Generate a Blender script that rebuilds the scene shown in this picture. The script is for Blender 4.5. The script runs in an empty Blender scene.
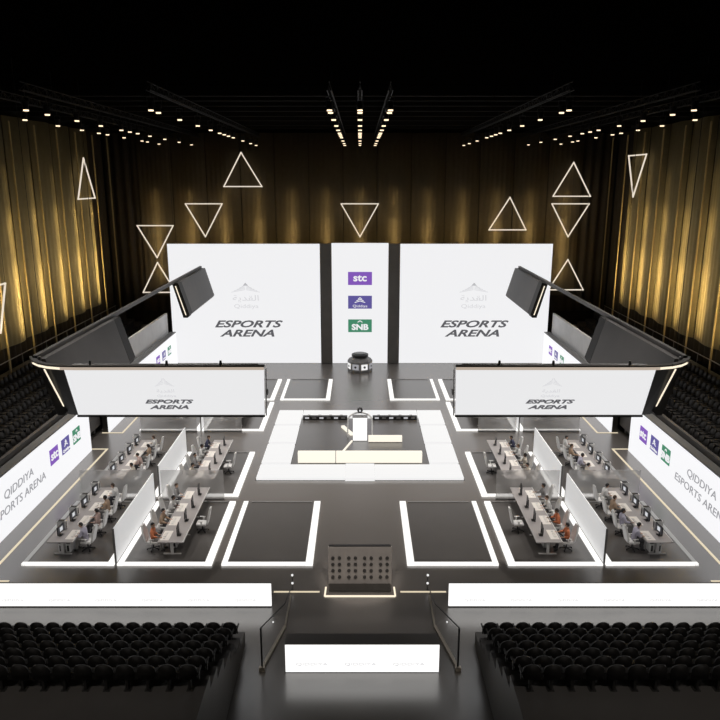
import bpy, bmesh, math, random
from mathutils import Vector, Matrix, Euler
random.seed(7)
C = bpy.context.scene.collection
PI = math.pi

# ------------------------------------------------------------------ materials
def srgb(r, g, b):
    f = lambda c: (c/255)/12.92 if c/255 <= .04045 else (((c/255)+.055)/1.055)**2.4
    return (f(r), f(g), f(b))

def mat(name, col, rough=.5, metal=0., spec=.5, var=.15, scale=6., rvar=0.):
    m = bpy.data.materials.new(name); m.use_nodes = True
    nt = m.node_tree; p = nt.nodes['Principled BSDF']
    p.inputs['Metallic'].default_value = metal
    p.inputs['Specular IOR Level'].default_value = spec
    p.inputs['Roughness'].default_value = rough
    tc = nt.nodes.new('ShaderNodeTexCoord'); n = nt.nodes.new('ShaderNodeTexNoise')
    n.inputs['Scale'].default_value = scale; n.inputs['Detail'].default_value = 3
    nt.links.new(tc.outputs['Object'], n.inputs['Vector'])
    r = nt.nodes.new('ShaderNodeMapRange')
    r.inputs['To Min'].default_value = 1-var; r.inputs['To Max'].default_value = 1+var
    nt.links.new(n.outputs['Fac'], r.inputs['Value'])
    v = nt.nodes.new('ShaderNodeVectorMath'); v.operation = 'SCALE'
    v.inputs[0].default_value = col
    nt.links.new(r.outputs['Result'], v.inputs['Scale'])
    nt.links.new(v.outputs['Vector'], p.inputs['Base Color'])
    if rvar:
        r2 = nt.nodes.new('ShaderNodeMapRange')
        r2.inputs['To Min'].default_value = rough-rvar; r2.inputs['To Max'].default_value = rough+rvar
        nt.links.new(n.outputs['Fac'], r2.inputs['Value'])
        nt.links.new(r2.outputs['Result'], p.inputs['Roughness'])
    return m

def emit(name, col, strength, base=(.02, .02, .02), grid=0):
    m = bpy.data.materials.new(name); m.use_nodes = True
    nt = m.node_tree; p = nt.nodes['Principled BSDF']
    p.inputs['Base Color'].default_value = (*base, 1)
    p.inputs['Roughness'].default_value = .6
    p.inputs['Emission Color'].default_value = (*col, 1)
    p.inputs['Emission Strength'].default_value = strength
    return m

def glassy(name, col, clear, rough=.15):
    m = bpy.data.materials.new(name); m.use_nodes = True
    nt = m.node_tree; p = nt.nodes['Principled BSDF']
    p.inputs['Base Color'].default_value = (*col, 1); p.inputs['Roughness'].default_value = rough
    t = nt.nodes.new('ShaderNodeBsdfTransparent'); x = nt.nodes.new('ShaderNodeMixShader')
    x.inputs['Fac'].default_value = 1-clear
    nt.links.new(t.outputs[0], x.inputs[1]); nt.links.new(p.outputs[0], x.inputs[2])
    nt.links.new(x.outputs[0], nt.nodes['Material Output'].inputs['Surface'])
    return m

M = dict(
 floor=mat('floor_dark_gloss', (.135, .122, .112), .27, spec=1., var=.05, scale=.35),
 pad=mat('pod_dark_deck', (.075, .068, .063), .3, spec=1., var=.15, scale=.8),
 black=mat('black_paint', (.010, .009, .008), .6),
 ceil=mat('ceiling_black', (.0015, .0012, .001), 1., spec=0.),
 batten=mat('batten_charcoal', (.012, .010, .008), .8, spec=.1),
 truss=mat('truss_grey', (.006, .0055, .005), .6, .2),
 tier=mat('tier_charcoal', (.10, .093, .088), .55, scale=1.),
 parapet=mat('parapet_grey', (.8, .795, .79), .6, scale=1.),
 capgrey=mat('parapet_cap_grey', (.2, .198, .195), .5),
 seat=mat('seat_black', (.016, .0145, .0135), .6),
 seatleg=mat('seat_bracket', (.05, .048, .046), .5, .5),
 ring=mat('screen_frame_charcoal', (.075, .07, .067), .55, scale=1.),
 ringdark=mat('screen_frame_dark', (.03, .027, .024), .5),
 drape=mat('drape_brown', (.10, .075, .045), .9, scale=1.5),
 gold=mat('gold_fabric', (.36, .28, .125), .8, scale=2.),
 goldshaded=mat('gold_fabric_shaded', (.15, .115, .065), .85, scale=2.),  # same gold fabric, darkened to imitate the weaker light on the far wall
 brass=mat('brass_pole', (.6, .45, .2), .5, .3),
 rail=mat('steel_rail', (.4, .36, .3), .35, .8),
 wall=mat('wall_charcoal', (.03, .027, .024), .8, scale=1.),
 pier=mat('pier_dark', (.22, .21, .20), .6, scale=1.),
 white=mat('white_plastic', (.75, .74, .73), .4, var=.05),
 leather=mat('white_leather', (.72, .71, .70), .5, var=.05),
 desk=mat('desk_pale_grey', (.40, .375, .37), .4, var=.06),
 deskleg=mat('desk_leg_white', (.6, .59, .58), .4, var=.05),
 dark=mat('dark_plastic', (.018, .017, .018), .4),
 board=mat('board_metal', (.36, .33, .31), .45, .2, scale=3.),
 stud=mat('board_stud', (.05, .047, .045), .5),
 greydev=mat('device_grey', (.24, .24, .245), .4),
 skin1=mat('skin_light', (.62, .40, .29), .5, var=.05, scale=20),
 skin2=mat('skin_tan', (.42, .25, .16), .5, var=.05, scale=20),
 skin3=mat('skin_brown', (.2, .11, .07), .5, var=.05, scale=20),
 hair1=mat('hair_black', (.015, .012, .011), .6),
 hair2=mat('hair_brown', (.06, .035, .02), .6),
 shoe=mat('shoe_dark', (.03, .03, .03), .5),
 eye=mat('eye_dark', (.02, .015, .012), .2),
 led=emit('led_white', (.90, .90, .915), .97),
 ledfront=emit('led_white_bright', (1, .99, .97), 1.15),
 ledring=emit('led_white_soft', (.86, .86, .87), .95),
 ledside=emit('led_white_side', (.93, .93, .95), 1.0),
 strip=emit('floor_light_white', (1, .98, .95), 1.1),
 stripdim=emit('floor_light_dim', (1, .98, .95), .3),
 tile=emit('stage_tile_white', (.92, .915, .91), .95),
 cream=emit('cream_light', (1, .93, .80), 1.05),
 goldline=emit('gold_light_line', (1, .86, .62), .75),
 bronze=emit('bronze_light_rim', (.80, .66, .54), .6),
 rimwarm=emit('warm_rim_light', (1, .88, .68), 1.1),
 tri=emit('triangle_light', (1, .88, .72), .84),
 lens=emit('spot_lens_warm', (1, .78, .52), 1.7),
 letter=emit('lettering_charcoal', (.10, .10, .11), 1.),
 lettergrey=emit('lettering_grey', (.33, .33, .35), 1.),
 faint=emit('emblem_faint_grey', (.66, .66, .68), 1.),
 faint2=emit('emblem_mid_grey', (.48, .48, .50), 1.),
 purple=emit('logo_purple', srgb(128, 84, 182), 1.),
 indigo=emit('logo_indigo', srgb(92, 84, 152), 1.),
 green=emit('logo_green', srgb(62, 134, 102), 1.),
 logowhite=emit('logo_white', (.85, .85, .87), 1.),
 screen=emit('monitor_glow', (.75, .77, .8), .8),
 screendark=emit('monitor_dark', (.02, .02, .025), 1.),
 padcream=mat('desk_pad_cream', (.85, .81, .76), .6, var=.04),  # plain cream shared by desk mats and keycaps
 glasswall=glassy('clear_glass', (.5, .5, .5), .86, .05),
 frost=glassy('frosted_glass', (.8, .79, .78), .62, .3),
 lightbox=emit('partition_white', (.9, .9, .9), .5, base=(.6, .6, .6)),
)
for k, v in (('floor', 2.3), ('pad', 2.3)):
    M[k].node_tree.nodes['Principled BSDF'].inputs['IOR'].default_value = v
    M[k].node_tree.nodes['Principled BSDF'].inputs['Specular IOR Level'].default_value = .5
for nm, c in dict(cl_white=(.72, .71, .70), cl_cream=(.62, .56, .48), cl_blush=(.52, .38, .34), cl_tan=(.42, .30, .21),
                  cl_lavender=(.50, .48, .58), cl_orange=(.62, .20, .09), cl_navy=(.05, .055, .10), cl_grey=(.30, .29, .29),
                  cl_trouser=(.06, .058, .065), cl_trousergrey=(.25, .24, .23)).items():
    M[nm] = mat(nm, c, .85, var=.1, scale=12)

# ------------------------------------------------------------------ mesh helpers
class MB:
    def __init__(s): s.bm = bmesh.new()
    def box(s, c, d, rot=None, bev=0):
        r = bmesh.ops.create_cube(s.bm, size=1)
        vs = r['verts']
        mt = Matrix.Translation(Vector(c)) @ (Euler(rot).to_matrix().to_4x4() if rot else Matrix()) @ Matrix.Diagonal((*d, 1))
        bmesh.ops.transform(s.bm, matrix=mt, verts=vs)
        if bev:
            es = {e for v in vs for e in v.link_edges}
            bmesh.ops.bevel(s.bm, geom=list(es), offset=bev, segments=2, affect='EDGES', profile=.6)
        return s
    def bar(s, a, b, w, h=None):
        a, b = Vector(a), Vector(b); d = b-a
        q = d.to_track_quat('Y', 'Z').to_matrix().to_4x4()
        r = bmesh.ops.create_cube(s.bm, size=1)
        bmesh.ops.transform(s.bm, matrix=Matrix.Translation((a+b)/2) @ q @ Matrix.Diagonal((w, d.length, h or w, 1)), verts=r['verts'])
        return s
    def cyl(s, a, b, r1, r2=None, seg=12):
        a, b = Vector(a), Vector(b); d = b-a
        q = d.to_track_quat('Z', 'Y').to_matrix().to_4x4()
        r = bmesh.ops.create_cone(s.bm, cap_ends=True, segments=seg, radius1=r1, radius2=r1 if r2 is None else r2, depth=d.length)
        bmesh.ops.transform(s.bm, matrix=Matrix.Translation((a+b)/2) @ q, verts=r['verts'])
        return s
    def ball(s, c, r, sc=(1, 1, 1), u=16, v=10):
        k = bmesh.ops.create_uvsphere(s.bm, u_segments=u, v_segments=v, radius=r)
        bmesh.ops.transform(s.bm, matrix=Matrix.Translation(Vector(c)) @ Matrix.Diagonal((*sc, 1)), verts=k['verts'])
        return s
    def hull(s, pts, faces):
        vs = [s.bm.verts.new(p) for p in pts]
        for f in faces: s.bm.faces.new([vs[i] for i in f])
        return s
    def slab(s, a, b):                       # prism between two equal polygons a and b
        n = len(a); vs = [s.bm.verts.new(p) for p in list(a)+list(b)]
        s.bm.faces.new(vs[:n][::-1]); s.bm.faces.new(vs[n:])
        for i in range(n): s.bm.faces.new([vs[i], vs[(i+1) % n], vs[n+(i+1) % n], vs[n+i]])
        return s
    def path(s, pts, w, h):                  # joined bars
        for a, b in zip(pts, pts[1:]): s.bar(a, b, w, h)
        return s
    def lathe(s, prof, c=(0, 0, 0), seg=24):
        c = Vector(c); rings = []
        for r, z in prof:
            rings.append([s.bm.verts.new(c+Vector((r*math.cos(2*PI*i/seg), r*math.sin(2*PI*i/seg), z))) for i in range(seg)])
        for p, q in zip(rings, rings[1:]):
            for i in range(seg): s.bm.faces.new([p[i], p[(i+1) % seg], q[(i+1) % seg], q[i]])
        s.bm.faces.new(rings[0][::-1]); s.bm.faces.new(rings[-1])
        return s
    def build(s, name, m, parent=None, smooth=False, loc=None):
        bmesh.ops.recalc_face_normals(s.bm, faces=s.bm.faces[:])
        me = bpy.data.meshes.new(name); s.bm.to_mesh(me); s.bm.free()
        if smooth:
            for p in me.polygons: p.use_smooth = True
        me.materials.append(M[m] if isinstance(m, str) else m)
        o = bpy.data.objects.new(name, me); C.objects.link(o)
        if parent: o.parent = parent
        if loc: o.location = loc
        return o

def tag(o, label=None, cat=None, group=None, kind=None):
    if label: o['label'] = label
    if cat: o['category'] = cat
    if group: o['group'] = group
    if kind: o['kind'] = kind
    return o
def thing(name, label, cat, loc=(0, 0, 0), rz=0, group=None):
    o = bpy.data.objects.new(name, None); C.objects.link(o); o.empty_display_size = .2
    o.location = loc; o.rotation_euler = (0, 0, rz)
    return tag(o, label, cat, group)
KIDS = {}
def copy_tree(o, parent=None, loc=None, rz=None, label=None, group=None):
    c = o.copy(); C.objects.link(c)
    if parent: c.parent = parent
    for ch in list(o.children): copy_tree(ch, c)
    if loc is not None: c.location = loc
    if rz is not None: c.rotation_euler = (0, 0, rz)
    if label: c['label'] = label
    if group: c['group'] = group
    return c
def struct(o): o['kind'] = 'structure'; return o

_dg = None
def text(name, body, size, m, parent, loc, rot, sx=1.2, shear=0., bold=0., ext=.01):
    cu = bpy.data.curves.new(name, 'FONT'); cu.body = body; cu.size = size
    cu.align_x = 'CENTER'; cu.align_y = 'CENTER'; cu.shear = shear; cu.offset = bold; cu.extrude = ext; cu.resolution_u = 3
    t = bpy.data.objects.new(name, cu); C.objects.link(t)
    bpy.context.view_layer.update()
    me = bpy.data.meshes.new_from_object(t.evaluated_get(bpy.context.evaluated_depsgraph_get()))
    bpy.data.objects.remove(t); bpy.data.curves.remove(cu)
    me.name = name; me.materials.clear(); me.materials.append(M[m])
    me.transform(Matrix.Diagonal((sx, 1, 1, 1)))
    o = bpy.data.objects.new(name, me); C.objects.link(o); o.parent = parent
    o.location = loc; o.rotation_euler = rot
    return o
ORD = ['first', 'second', 'third', 'fourth', 'fifth', 'sixth', 'seventh', 'eighth', 'ninth', 'tenth', 'eleventh', 'twelfth',
       'thirteenth', 'fourteenth', 'fifteenth', 'sixteenth', 'seventeenth', 'eighteenth', 'nineteenth', 'twentieth']
SIDE = {-1: 'left', 1: 'right'}

# ------------------------------------------------------------------ camera
H = 17.4
cd = bpy.data.cameras.new('camera'); cam = bpy.data.objects.new('camera', cd); C.objects.link(cam)
cam.location = (0, 0, H); cam.rotation_euler = (PI/2-math.atan(180/711), 0, 0)
cd.sensor_width = 36; cd.lens = 711/720*36; cd.clip_end = 300
bpy.context.scene.camera = cam

# ------------------------------------------------------------------ room shell
struct(MB().box((0, 40, -.1), (52, 64, .2)).build('floor', 'floor'))
struct(MB().box((0, 40, 22.6), (52, 64, .2)).build('ceiling', 'ceil'))
struct(MB().box((0, 70.9, 11.2), (52, .4, 22.6)).build('wall_back', 'wall'))
for s in (-1, 1):
    struct(MB().box((s*25.1, 40, 11.2), (.4, 62, 22.6)).build('wall_'+SIDE[s], 'wall'))
# ceiling battens running across, faint charcoal lines
for i, y in enumerate([42, 44.5, 47.5, 51, 55, 59, 63.9, 67.5]):
    t = MB().box((0, y, 22.2), (49, .25, .55)).build('ceiling_beam', 'batten')
    tag(t, 'dark ceiling beam running across the hall, %s from the front' % ORD[i], 'beam', 'beams across the ceiling')

# ------------------------------------------------------------------ drapes on the walls
def drape(p0, p1, inward, n, name, label):
    """pleated brown backdrop from p0 to p1"""
    mb = MB(); p0, p1, inward = Vector(p0), Vector(p1), Vector(inward)
    L = (p1-p0).length; N = n*10; prev = None
    for i in range(N+1):
        b = p0+(p1-p0)*i/N + inward*(.14*math.sin(2*PI*i/10))
        q = (mb.bm.verts.new(b), mb.bm.verts.new(b+Vector((0, 0, 17.0))))
        if prev: mb.bm.faces.new([prev[0], q[0], q[1], prev[1]])
        prev = q
    o = mb.build(name, 'drape', smooth=True)
    md = o.modifiers.new('thick', 'SOLIDIFY'); md.thickness = .03
    return tag(o, label, 'curtain')
for s in (-1, 1):
    drape((s*24.6, 34, 4.7), (s*24.6, 70.4, 4.7), (-s, 0, 0), 44, 'backdrop_curtain', 'dark brown pleated backdrop covering the %s side wall' % SIDE[s])
drape((-24.4, 70.4, 4.7), (24.4, 70.4, 4.7), (0, -1, 0), 56, 'backdrop_curtain', 'dark brown pleated backdrop covering the far end wall')

def gold_panel_mesh(w, h):
    """one wide curtain bay: a shallow scallop that swings deepest near its far edge, with small pleats"""
    mb = MB(); prev = None; N = 48
    for i in range(N+1):
        u = i/N; x = -w/2+w*u
        y = -.30*math.sin(PI*u**1.6)-.016*math.sin(u*2*PI*7)
        q = [mb.bm.verts.new((x, y, z)) for z in (0, h)]
        if prev: mb.bm.faces.new([prev[0], q[0], q[1], prev[1]])
        prev = q
    return mb
def bay(w):
    p = gold_panel_mesh(w, 15.4).build('gold_curtain', 'gold', smooth=True)
    p.modifiers.new('thick', 'SOLIDIFY').thickness = .02
    return p
_pan = bay(3.7)
tag(_pan, 'x', 'curtain', 'gold lit curtain columns')
_pole = MB().cyl((0, 0, 0), (0, 0, 16.6), .07, seg=8).build('brass_pole', 'brass')
tag(_pole, 'x', 'pole', 'thin brass poles on the side walls')
_first = {}
def put(proto, loc, rz, label):
    if proto.name not in _first:
        _first[proto.name] = 1; o = proto
    else:
        o = proto.copy(); C.objects.link(o)
    o.location = loc; o.rotation_euler = (0, 0, rz); o['label'] = label
    return o
def spot(loc, target, energy, col, size, blend=.6, rad=.1):
    l = bpy.data.lights.new('lamp', 'SPOT'); l.energy = energy; l.color = col; l.spot_size = size; l.spot_blend = blend; l.shadow_soft_size = rad
    o = bpy.data.objects.new('lamp', l); C.objects.link(o); o.location = loc
    o.rotation_euler = (Vector(target)-Vector(loc)).to_track_quat('-Z', 'Y').to_euler()
    return o
def added_streak_light(loc, rz, h, energy):          # added area lamp without a fixture, shaping a streak on the curtain
    l = bpy.data.lights.new('added_streak_lamp', 'AREA'); l.shape = 'RECTANGLE'; l.size = .06; l.size_y = h; l.energy = energy; l.color = GOLD
    o = bpy.data.objects.new('added_streak_lamp', l); C.objects.link(o); o.location = loc
    o.rotation_euler = (PI/2, 0, rz)
    return o
GOLD = (1., .77, .38)
poleY = [39.0, 42.85, 46.7, 50.5, 54.35, 58.2, 62.0, 65.9]
for s in (-1, 1):
    for i, y in enumerate(poleY):
        far = len(poleY)-1-i
        put(_pan, (s*24.25, y-1.9, 6.25), -s*PI/2, 'gold uplit curtain bay on %s wall, %s from the far corner' % (SIDE[s], ORD[far]))
        put(_pole, (s*23.75, y, 4.66), 0, 'thin brass pole on %s wall, %s from the far corner' % (SIDE[s], ORD[far+1]))
        spot((s*22.6, y-.95, 4.95), (s*24.1, y-.95, 14.5), 150, GOLD, math.radians(40), 1., .25)
        added_streak_light((s*23.42, y-.85, 8.9), -s*PI/2, 4.6, 58)
        added_streak_light((s*23.42, y-.85, 13.2), -s*PI/2, 4.0, 17)
        added_streak_light((s*23.42, y-.85, 16.7), -s*PI/2, 3.0, 2)
    put(_pole, (s*23.75, 69.7, 4.66), 0, 'thin brass pole in the far %s corner of the hall' % SIDE[s])
_pan2 = bay(3.2); _pan2.data.materials[0] = M['goldshaded']; _pan2.name = 'gold_back_curtain'; tag(_pan2, 'x', 'curtain', 'gold curtain bays on the far wall')
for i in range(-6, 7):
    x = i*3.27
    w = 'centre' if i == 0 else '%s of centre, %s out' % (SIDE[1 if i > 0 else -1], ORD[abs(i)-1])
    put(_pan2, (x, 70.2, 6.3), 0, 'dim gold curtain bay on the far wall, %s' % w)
    added_streak_light((x, 69.32, 10.6), 0, 6.0, 26)
    added_streak_light((x, 69.32, 15.0), 0, 2.8, 4)

# ------------------------------------------------------------------ triangle light frames
def triangle(pts, label, off):
    pts = [Vector(p) for p in pts]
    mb = MB()
    for a, b in ((0, 1), (1, 2), (2, 0)):
        d = (pts[b]-pts[a]).normalized()*.05
        mb.bar(pts[a]-d, pts[b]+d, .095, .1)
    o = mb.build('triangle_light', 'tri')
    zs = max(p.z for p in pts)
    for p in pts:
        if zs-p.z < .1: MB().cyl(p, (p.x, p.y, 22.49), .01, seg=5).build('wire', 'black', o)
    return tag(o, label, 'light', 'triangle neon frames')
Y = 69.35
for pts, lab in [
 (((-21.4, 13.15), (-17.95, 13.15), (-19.7, 10.1)), 'inverted light triangle nearest the far left corner'),
 (((-19.7, 9.62), (-21.3, 6.7), (-18.1, 6.7)), 'upright light triangle at the far left, below an inverted one'),
 (((-16.65, 15.2), (-13.15, 15.2), (-14.9, 12.1)), 'inverted light triangle above the outer corner of the left screen'),
 (((-11.15, 19.9), (-12.9, 16.8), (-9.3, 16.8)), 'upright light triangle high over the left big screen'),
 (((-1.8, 15.2), (1.75, 15.2), (0, 12.1)), 'inverted light triangle above the narrow centre screen'),
 (((20.1, 19.0), (18.35, 15.9), (21.9, 15.9)), 'upright light triangle highest near the far right corner'),
 (((14.27, 15.8), (12.4, 12.75), (15.95, 12.75)), 'upright light triangle above the right big screen'),
 (((18.3, 15.2), (21.85, 15.2), (20.05, 12.1)), 'inverted light triangle just below the highest right one'),
 (((20.2, 9.9), (18.5, 6.95), (21.9, 6.95)), 'upright light triangle lowest near the far right corner')]:
    triangle([(x, Y, z) for x, z in pts], lab, (0, .38, 0))
for X, pts, lab in [
 (-23.55, ((62.9, 19.2), (60.9, 15.85), (64.8, 15.85)), 'upright light triangle on the left side wall'),
 (23.55, ((64.8, 19.45), (60.8, 19.45), (62.9, 16.0)), 'inverted light triangle on the right side wall'),
 (-23.55, ((47.0, 10.75), (43.4, 10.75), (45.6, 7.7)), 'inverted light triangle cut by the left photo edge')]:
    triangle([(X, y, z) for y, z in pts], lab, (math.copysign(.33, X), 0, 0))

# ------------------------------------------------------------------ big screens at the far end
def screen(name, label, x0, x1, z0, z1, y, m='led'):
    t = thing(name, label, 'screen', ((x0+x1)/2, y, z0))
    w = x1-x0
    MB().box((0, 0, (z1-z0)/2), (w, .06, z1-z0)).build('display', m, t)
    MB().box((0, .18, (z1-z0)/2), (w-.1, .28, z1-z0-.05)).build('back_housing', 'ringdark', t)
    return t
FR = (PI/2, 0, 0)
def emblem(t, loc, rot, k, m1='faint', m2='faint2', names=True):
    """small peak emblem of stacked light strokes with two lines of script under it"""
    mb = MB()
    rows = 6
    for r in range(rows):
        z = .62-r*.085; half = .06+r*.17
        for q in (-1, 1):
            mb.bar((q*.03, 0, z+.16), (q*half, 0, z), .02, .035)
    o = mb.build('emblem', m1, t); o.location = loc; o.rotation_euler = (0, 0, rot); o.scale = (k, k, k)
    pk = MB().slab([(-.16, -.02, .62), (.16, -.02, .62), (0, -.02, .8)], [(-.16, .01, .62), (.16, .01, .62), (0, .01, .8)]).build('emblem_peak', m2, t)
    pk.location = loc; pk.rotation_euler = (0, 0, rot); pk.scale = (k, k, k)
    if names:
        r = (PI/2, 0, rot); L = Vector(loc)
        text('script', '\uFE94\uFEF3\uFEAA\uFED8\uFEDF\uFE8D', .5*k, m1, t, L+Vector((0, 0, -.2*k)), r, 1.5)
        text('script', 'Qiddiya', .36*k, m1, t, L+Vector((0, 0, -.72*k)), r, 1.4)
def esports(t, c, rot, w, m='letter', gap=.95):
    """two italic lines; w = width of the upper line"""
    k = w/6.45; L = Vector(c); r = (PI/2, 0, rot)
    text('lettering', 'ESPORTS', .95*k, m, t, L, r, 1.72, .35, .028*k)
    text('lettering', 'ARENA', .95*k, m, t, L+Vector((0, 0, -gap*k)), r, 1.72, .35, .028*k)
for s in (-1, 1):
    x0, x1 = (-18.15, -3.8) if s < 0 else (3.8, 18.15)
    t = screen('led_screen', 'large white screen on the %s of the far end wall' % SIDE[s], x0, x1, .02, 11.58, 67.5)
    ex = 0.05 if s < 0 else -.1
    esports(t, (ex, -.05, 3.86), 0, 6.3, gap=.93)
    emblem(t, (ex, -.05, 6.7), 0, 1.5)
    # dark pier between the screens
    p = MB().box((s*3.23, 67.6, 5.8), (1.02, .5, 11.56)).build('pier', 'pier')
    tag(p, 'tall dark pier on the %s of the narrow centre screen' % SIDE[s], 'pier', 'piers beside the centre screen')
t = screen('led_screen', 'narrow white centre screen with three stacked logos', -2.68, 2.68, .02, 11.66, 67.45)
def logo(t, kind, loc, rot, w, h):
    """coloured logo plate, facing by rot about z"""
    R = Matrix.Rotation(rot, 3, 'Z'); L = Vector(loc)
    m = {'stc': 'purple', 'peak': 'indigo', 'snb': 'green'}[kind]
    o = MB().box((0, 0, 0), (w, .03, h)).build('logo_plate', m, t); o.location = L; o.rotation_euler = (0, 0, rot)
    f = L+R @ Vector((0, -.03, 0)); r = (PI/2, 0, rot)
    if kind == 'stc':
        text('logo_text', 'stc', h*.78, 'logowhite', o, (0, -.03, .04*h), FR, 1.15, 0, .02*h)
    elif kind == 'snb':
        text('logo_text', 'SNB', h*.62, 'logowhite', o, (0, -.03, -.12*h), FR, 1.15, 0, .025*h)
        MB().bar((-.1*w, -.03, .28*h), (0, -.03, .40*h), .02, .06*h).bar((0, -.03, .40*h), (.1*w, -.03, .28*h), .02, .06*h).build('logo_mark', 'logowhite', o)
    else:
        q = MB()
        for i in range(3):
            z = .36*h-i*.13*h
            for e in (-1, 1): q.bar((0, -.03, z), (e*(.08+.07*i)*w, -.03, z-.12*h), .02, .055*h)
        q.build('logo_mark', 'logowhite', o)
        text('logo_text', 'Qiddiya', h*.28, 'logowhite', o, (0, -.03, -.3*h), FR, 1.3)
for k, z in (('stc', 8.31), ('peak', 6.03), ('snb', 3.73)):
    logo(t, k, (0, -.06, z), 0, 2.28, 1.25)

# round dark drum podium in front of the centre screen
d = thing('drum_podium', 'dark octagonal drum podium in front of the narrow centre screen', 'podium', (0, 64.75, 0))
MB().lathe([(1.12, 0), (1.16, .12), (1.16, 1.0), (1.0, 1.22), (.72, 1.32)], seg=8).build('body', 'greydev', d)
MB().lathe([(.62, 1.32), (.78, 1.42), (.78, 1.6), (.62, 1.66)], seg=24).build('top_ring', 'dark', d)
MB().lathe([(.5, 1.6), (.5, 1.7), (.2, 1.72)], seg=24).build('cap', 'greydev', d)
for i in range(8):
    a = PI/8+i*PI/4-PI/2-PI/8+PI/8
    n = Vector((math.cos(a), math.sin(a), 0)); p = n*1.09
    b = MB().box((0, 0, 0), (.62, .05, .52)).build('side_light', 'lettergrey' if i % 2 else 'tile', d)
    b.location = (p.x, p.y, .55); b.rotation_euler = (0, 0, a+PI/2)
    MB().cyl((0, -.02, 0), (0, -.05, 0), .11, seg=12).build('hub', 'dark', b)

# ------------------------------------------------------------------ side screens, stands
def side_text(t, x, s, y, z, body, size, m='lettergrey', sx=1.3):
    text('lettering', body, size, m, t, (x, y, z), (PI/2, 0, -s*PI/2), sx, .12)
for s in (-1, 1):
    for part, y0, y1 in (('near', 28.0, 44.3), ('far', 47.8, 67.3)):
        t = thing('perimeter_screen', 'long low white %s on the %s side, %s' % (('sponsor screen', SIDE[s], 'nearer part before the tunnel') if part == 'near' else ('screen', SIDE[s], 'farther part beyond the tunnel')), 'screen', (s*17.8, y0, 0))
        L = y1-y0
        MB().box((s*.05, L/2, 1.55), (.1, L, 3.1)).build('display', 'ledside', t)
        MB().box((s*.3, L/2, 1.5), (.36, L, 3.0)).build('back_housing', 'ringdark', t)
        MB().box((s*.28, L/2, 3.14), (.55, L, .08)).build('cap', 'capgrey', t)
        if part == 'near':
            side_text(t, -s*.03, s, 6.35, 2.05, 'QIDDIYA', .62)
            side_text(t, -s*.03, s, 6.35, 1.25, 'ESPORTS ARENA', .62)
            ys = (10.7, 12.35, 14.05)
            for k, y in zip(('stc', 'peak', 'snb') if s < 0 else ('snb', 'peak', 'stc'), ys):
                logo(t, k, (-s*.03, y, 1.9), -s*PI/2, 1.12, .92)
        else:
            ys = (12.9, 14.8, 16.7)
            for k, y in zip(('stc', 'peak', 'snb') if s < 0 else ('snb', 'peak', 'stc'), ys):
                logo(t, k, (-s*.03, y, 1.98), -s*PI/2, 1.05, .8)
    # parapet behind the screens
    p = MB().box((s*18.55, 36.9, 2.0), (.2, 22.0, 2.9)).box((s*18.55, 47.9, 3.0), (.2, 6.5, .9)).build('parapet', 'tier')
    struct(p); p.name = 'wall_parapet_%s' % SIDE[s]
    p = MB().box((s*18.66, 59.2, 3.0), (.22, 16.4, 4.0)).build('wall_tribune_%s' % SIDE[s], 'parapet'); struct(p)
    # tunnel mouth
    t = MB().box((s*20.8, 44.5, 1.16), (4., .3, 2.32)).box((s*20.8, 47.6, 1.16), (4., .3, 2.32)).box((s*22.9, 46, 1.16), (.2, 3.3, 2.32)).build('wall_tunnel_%s' % SIDE[s], 'pier'); struct(t)
    # stepped tier
    mb = MB()
    for r in range(6):
        mb.box((s*(18.95+.8*r), 48.8, 2.35+.14*r), (.8, 37.6, .3+.29*r-.02+.28*r*0))
    st = MB()
    prof = [(18.7, 2.35)]
    for r in range(6):
        z = 2.5+.29*r; x = 18.55+.8*r if r else 18.7
        prof += [(x, z), (19.35+.8*r, z)]
    prof += [(23.35, 4.62), (24.3, 4.62), (24.3, 2.35)]
    st.slab([(s*x, 30.0, z) for x, z in prof], [(s*x, 70.0, z) for x, z in prof])
    mb.bm.free()
    struct(st.build('floor_stand_%s' % SIDE[s], 'tier'))
    t = thing('railing', 'thin metal railing at the back of the %s stand' % SIDE[s], 'railing', (s*23.45, 49, 4.62))
    MB().box((0, 0, 1.1), (.05, 37, .05)).build('handrail', 'rail', t)
    for k in range(20):
        MB().cyl((0, -18.4+1.93*k, 0), (0, -18.4+1.93*k, 1.08), .02, seg=6).build('post', 'rail', t)

# seats
def seat_meshes():
    t = thing('stand_seat', 'x', 'seat')
    mb = MB()                                           # shell back with a rounded top
    W, n = .25, 12
    out = [(-W*.86, .42), (-W, .58)] + [(-W*math.cos(PI*i/n), .70+.25*math.sin(PI*i/n)) for i in range(n+1)] + [(W, .58), (W*.86, .42)]
    cur = lambda x: -.05+1.1*x*x
    bend = lambda z: -.10*(z-.42)
    mb.slab([(x, cur(x)+bend(z)-.2, z) for x, z in out], [(x, cur(x)*.9+bend(z)-.13, z) for x, z in out])
    mb.build('backrest', 'seat', t, True)
    MB().box((0, .03, .44), (.46, .44, .09), bev=.03).build('seat_cushion', 'seat', t)
    MB().box((0, -.08, .2), (.07, .12, .4)).box((0, -.05, .01), (.2, .25, .02)).build('bracket', 'seatleg', t)
    for q in (-1, 1):
        MB().box((q*.27, .0, .60), (.05, .36, .05), bev=.012).box((q*.27, -.14, .5), (.04, .06, .2)).build('armrest', 'seat', t)
    return t
SEAT = seat_meshes(); used = [False]
def put_seat(loc, rz, label, group):
    if not used[0]:
        used[0] = True; SEAT.location = loc; SEAT.rotation_euler = (0, 0, rz); tag(SEAT, label, None, group)
    else:
        copy_tree(SEAT, None, loc, rz, label, group)
counts = [15, 15, 14, 13, 13, 12, 11]
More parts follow.
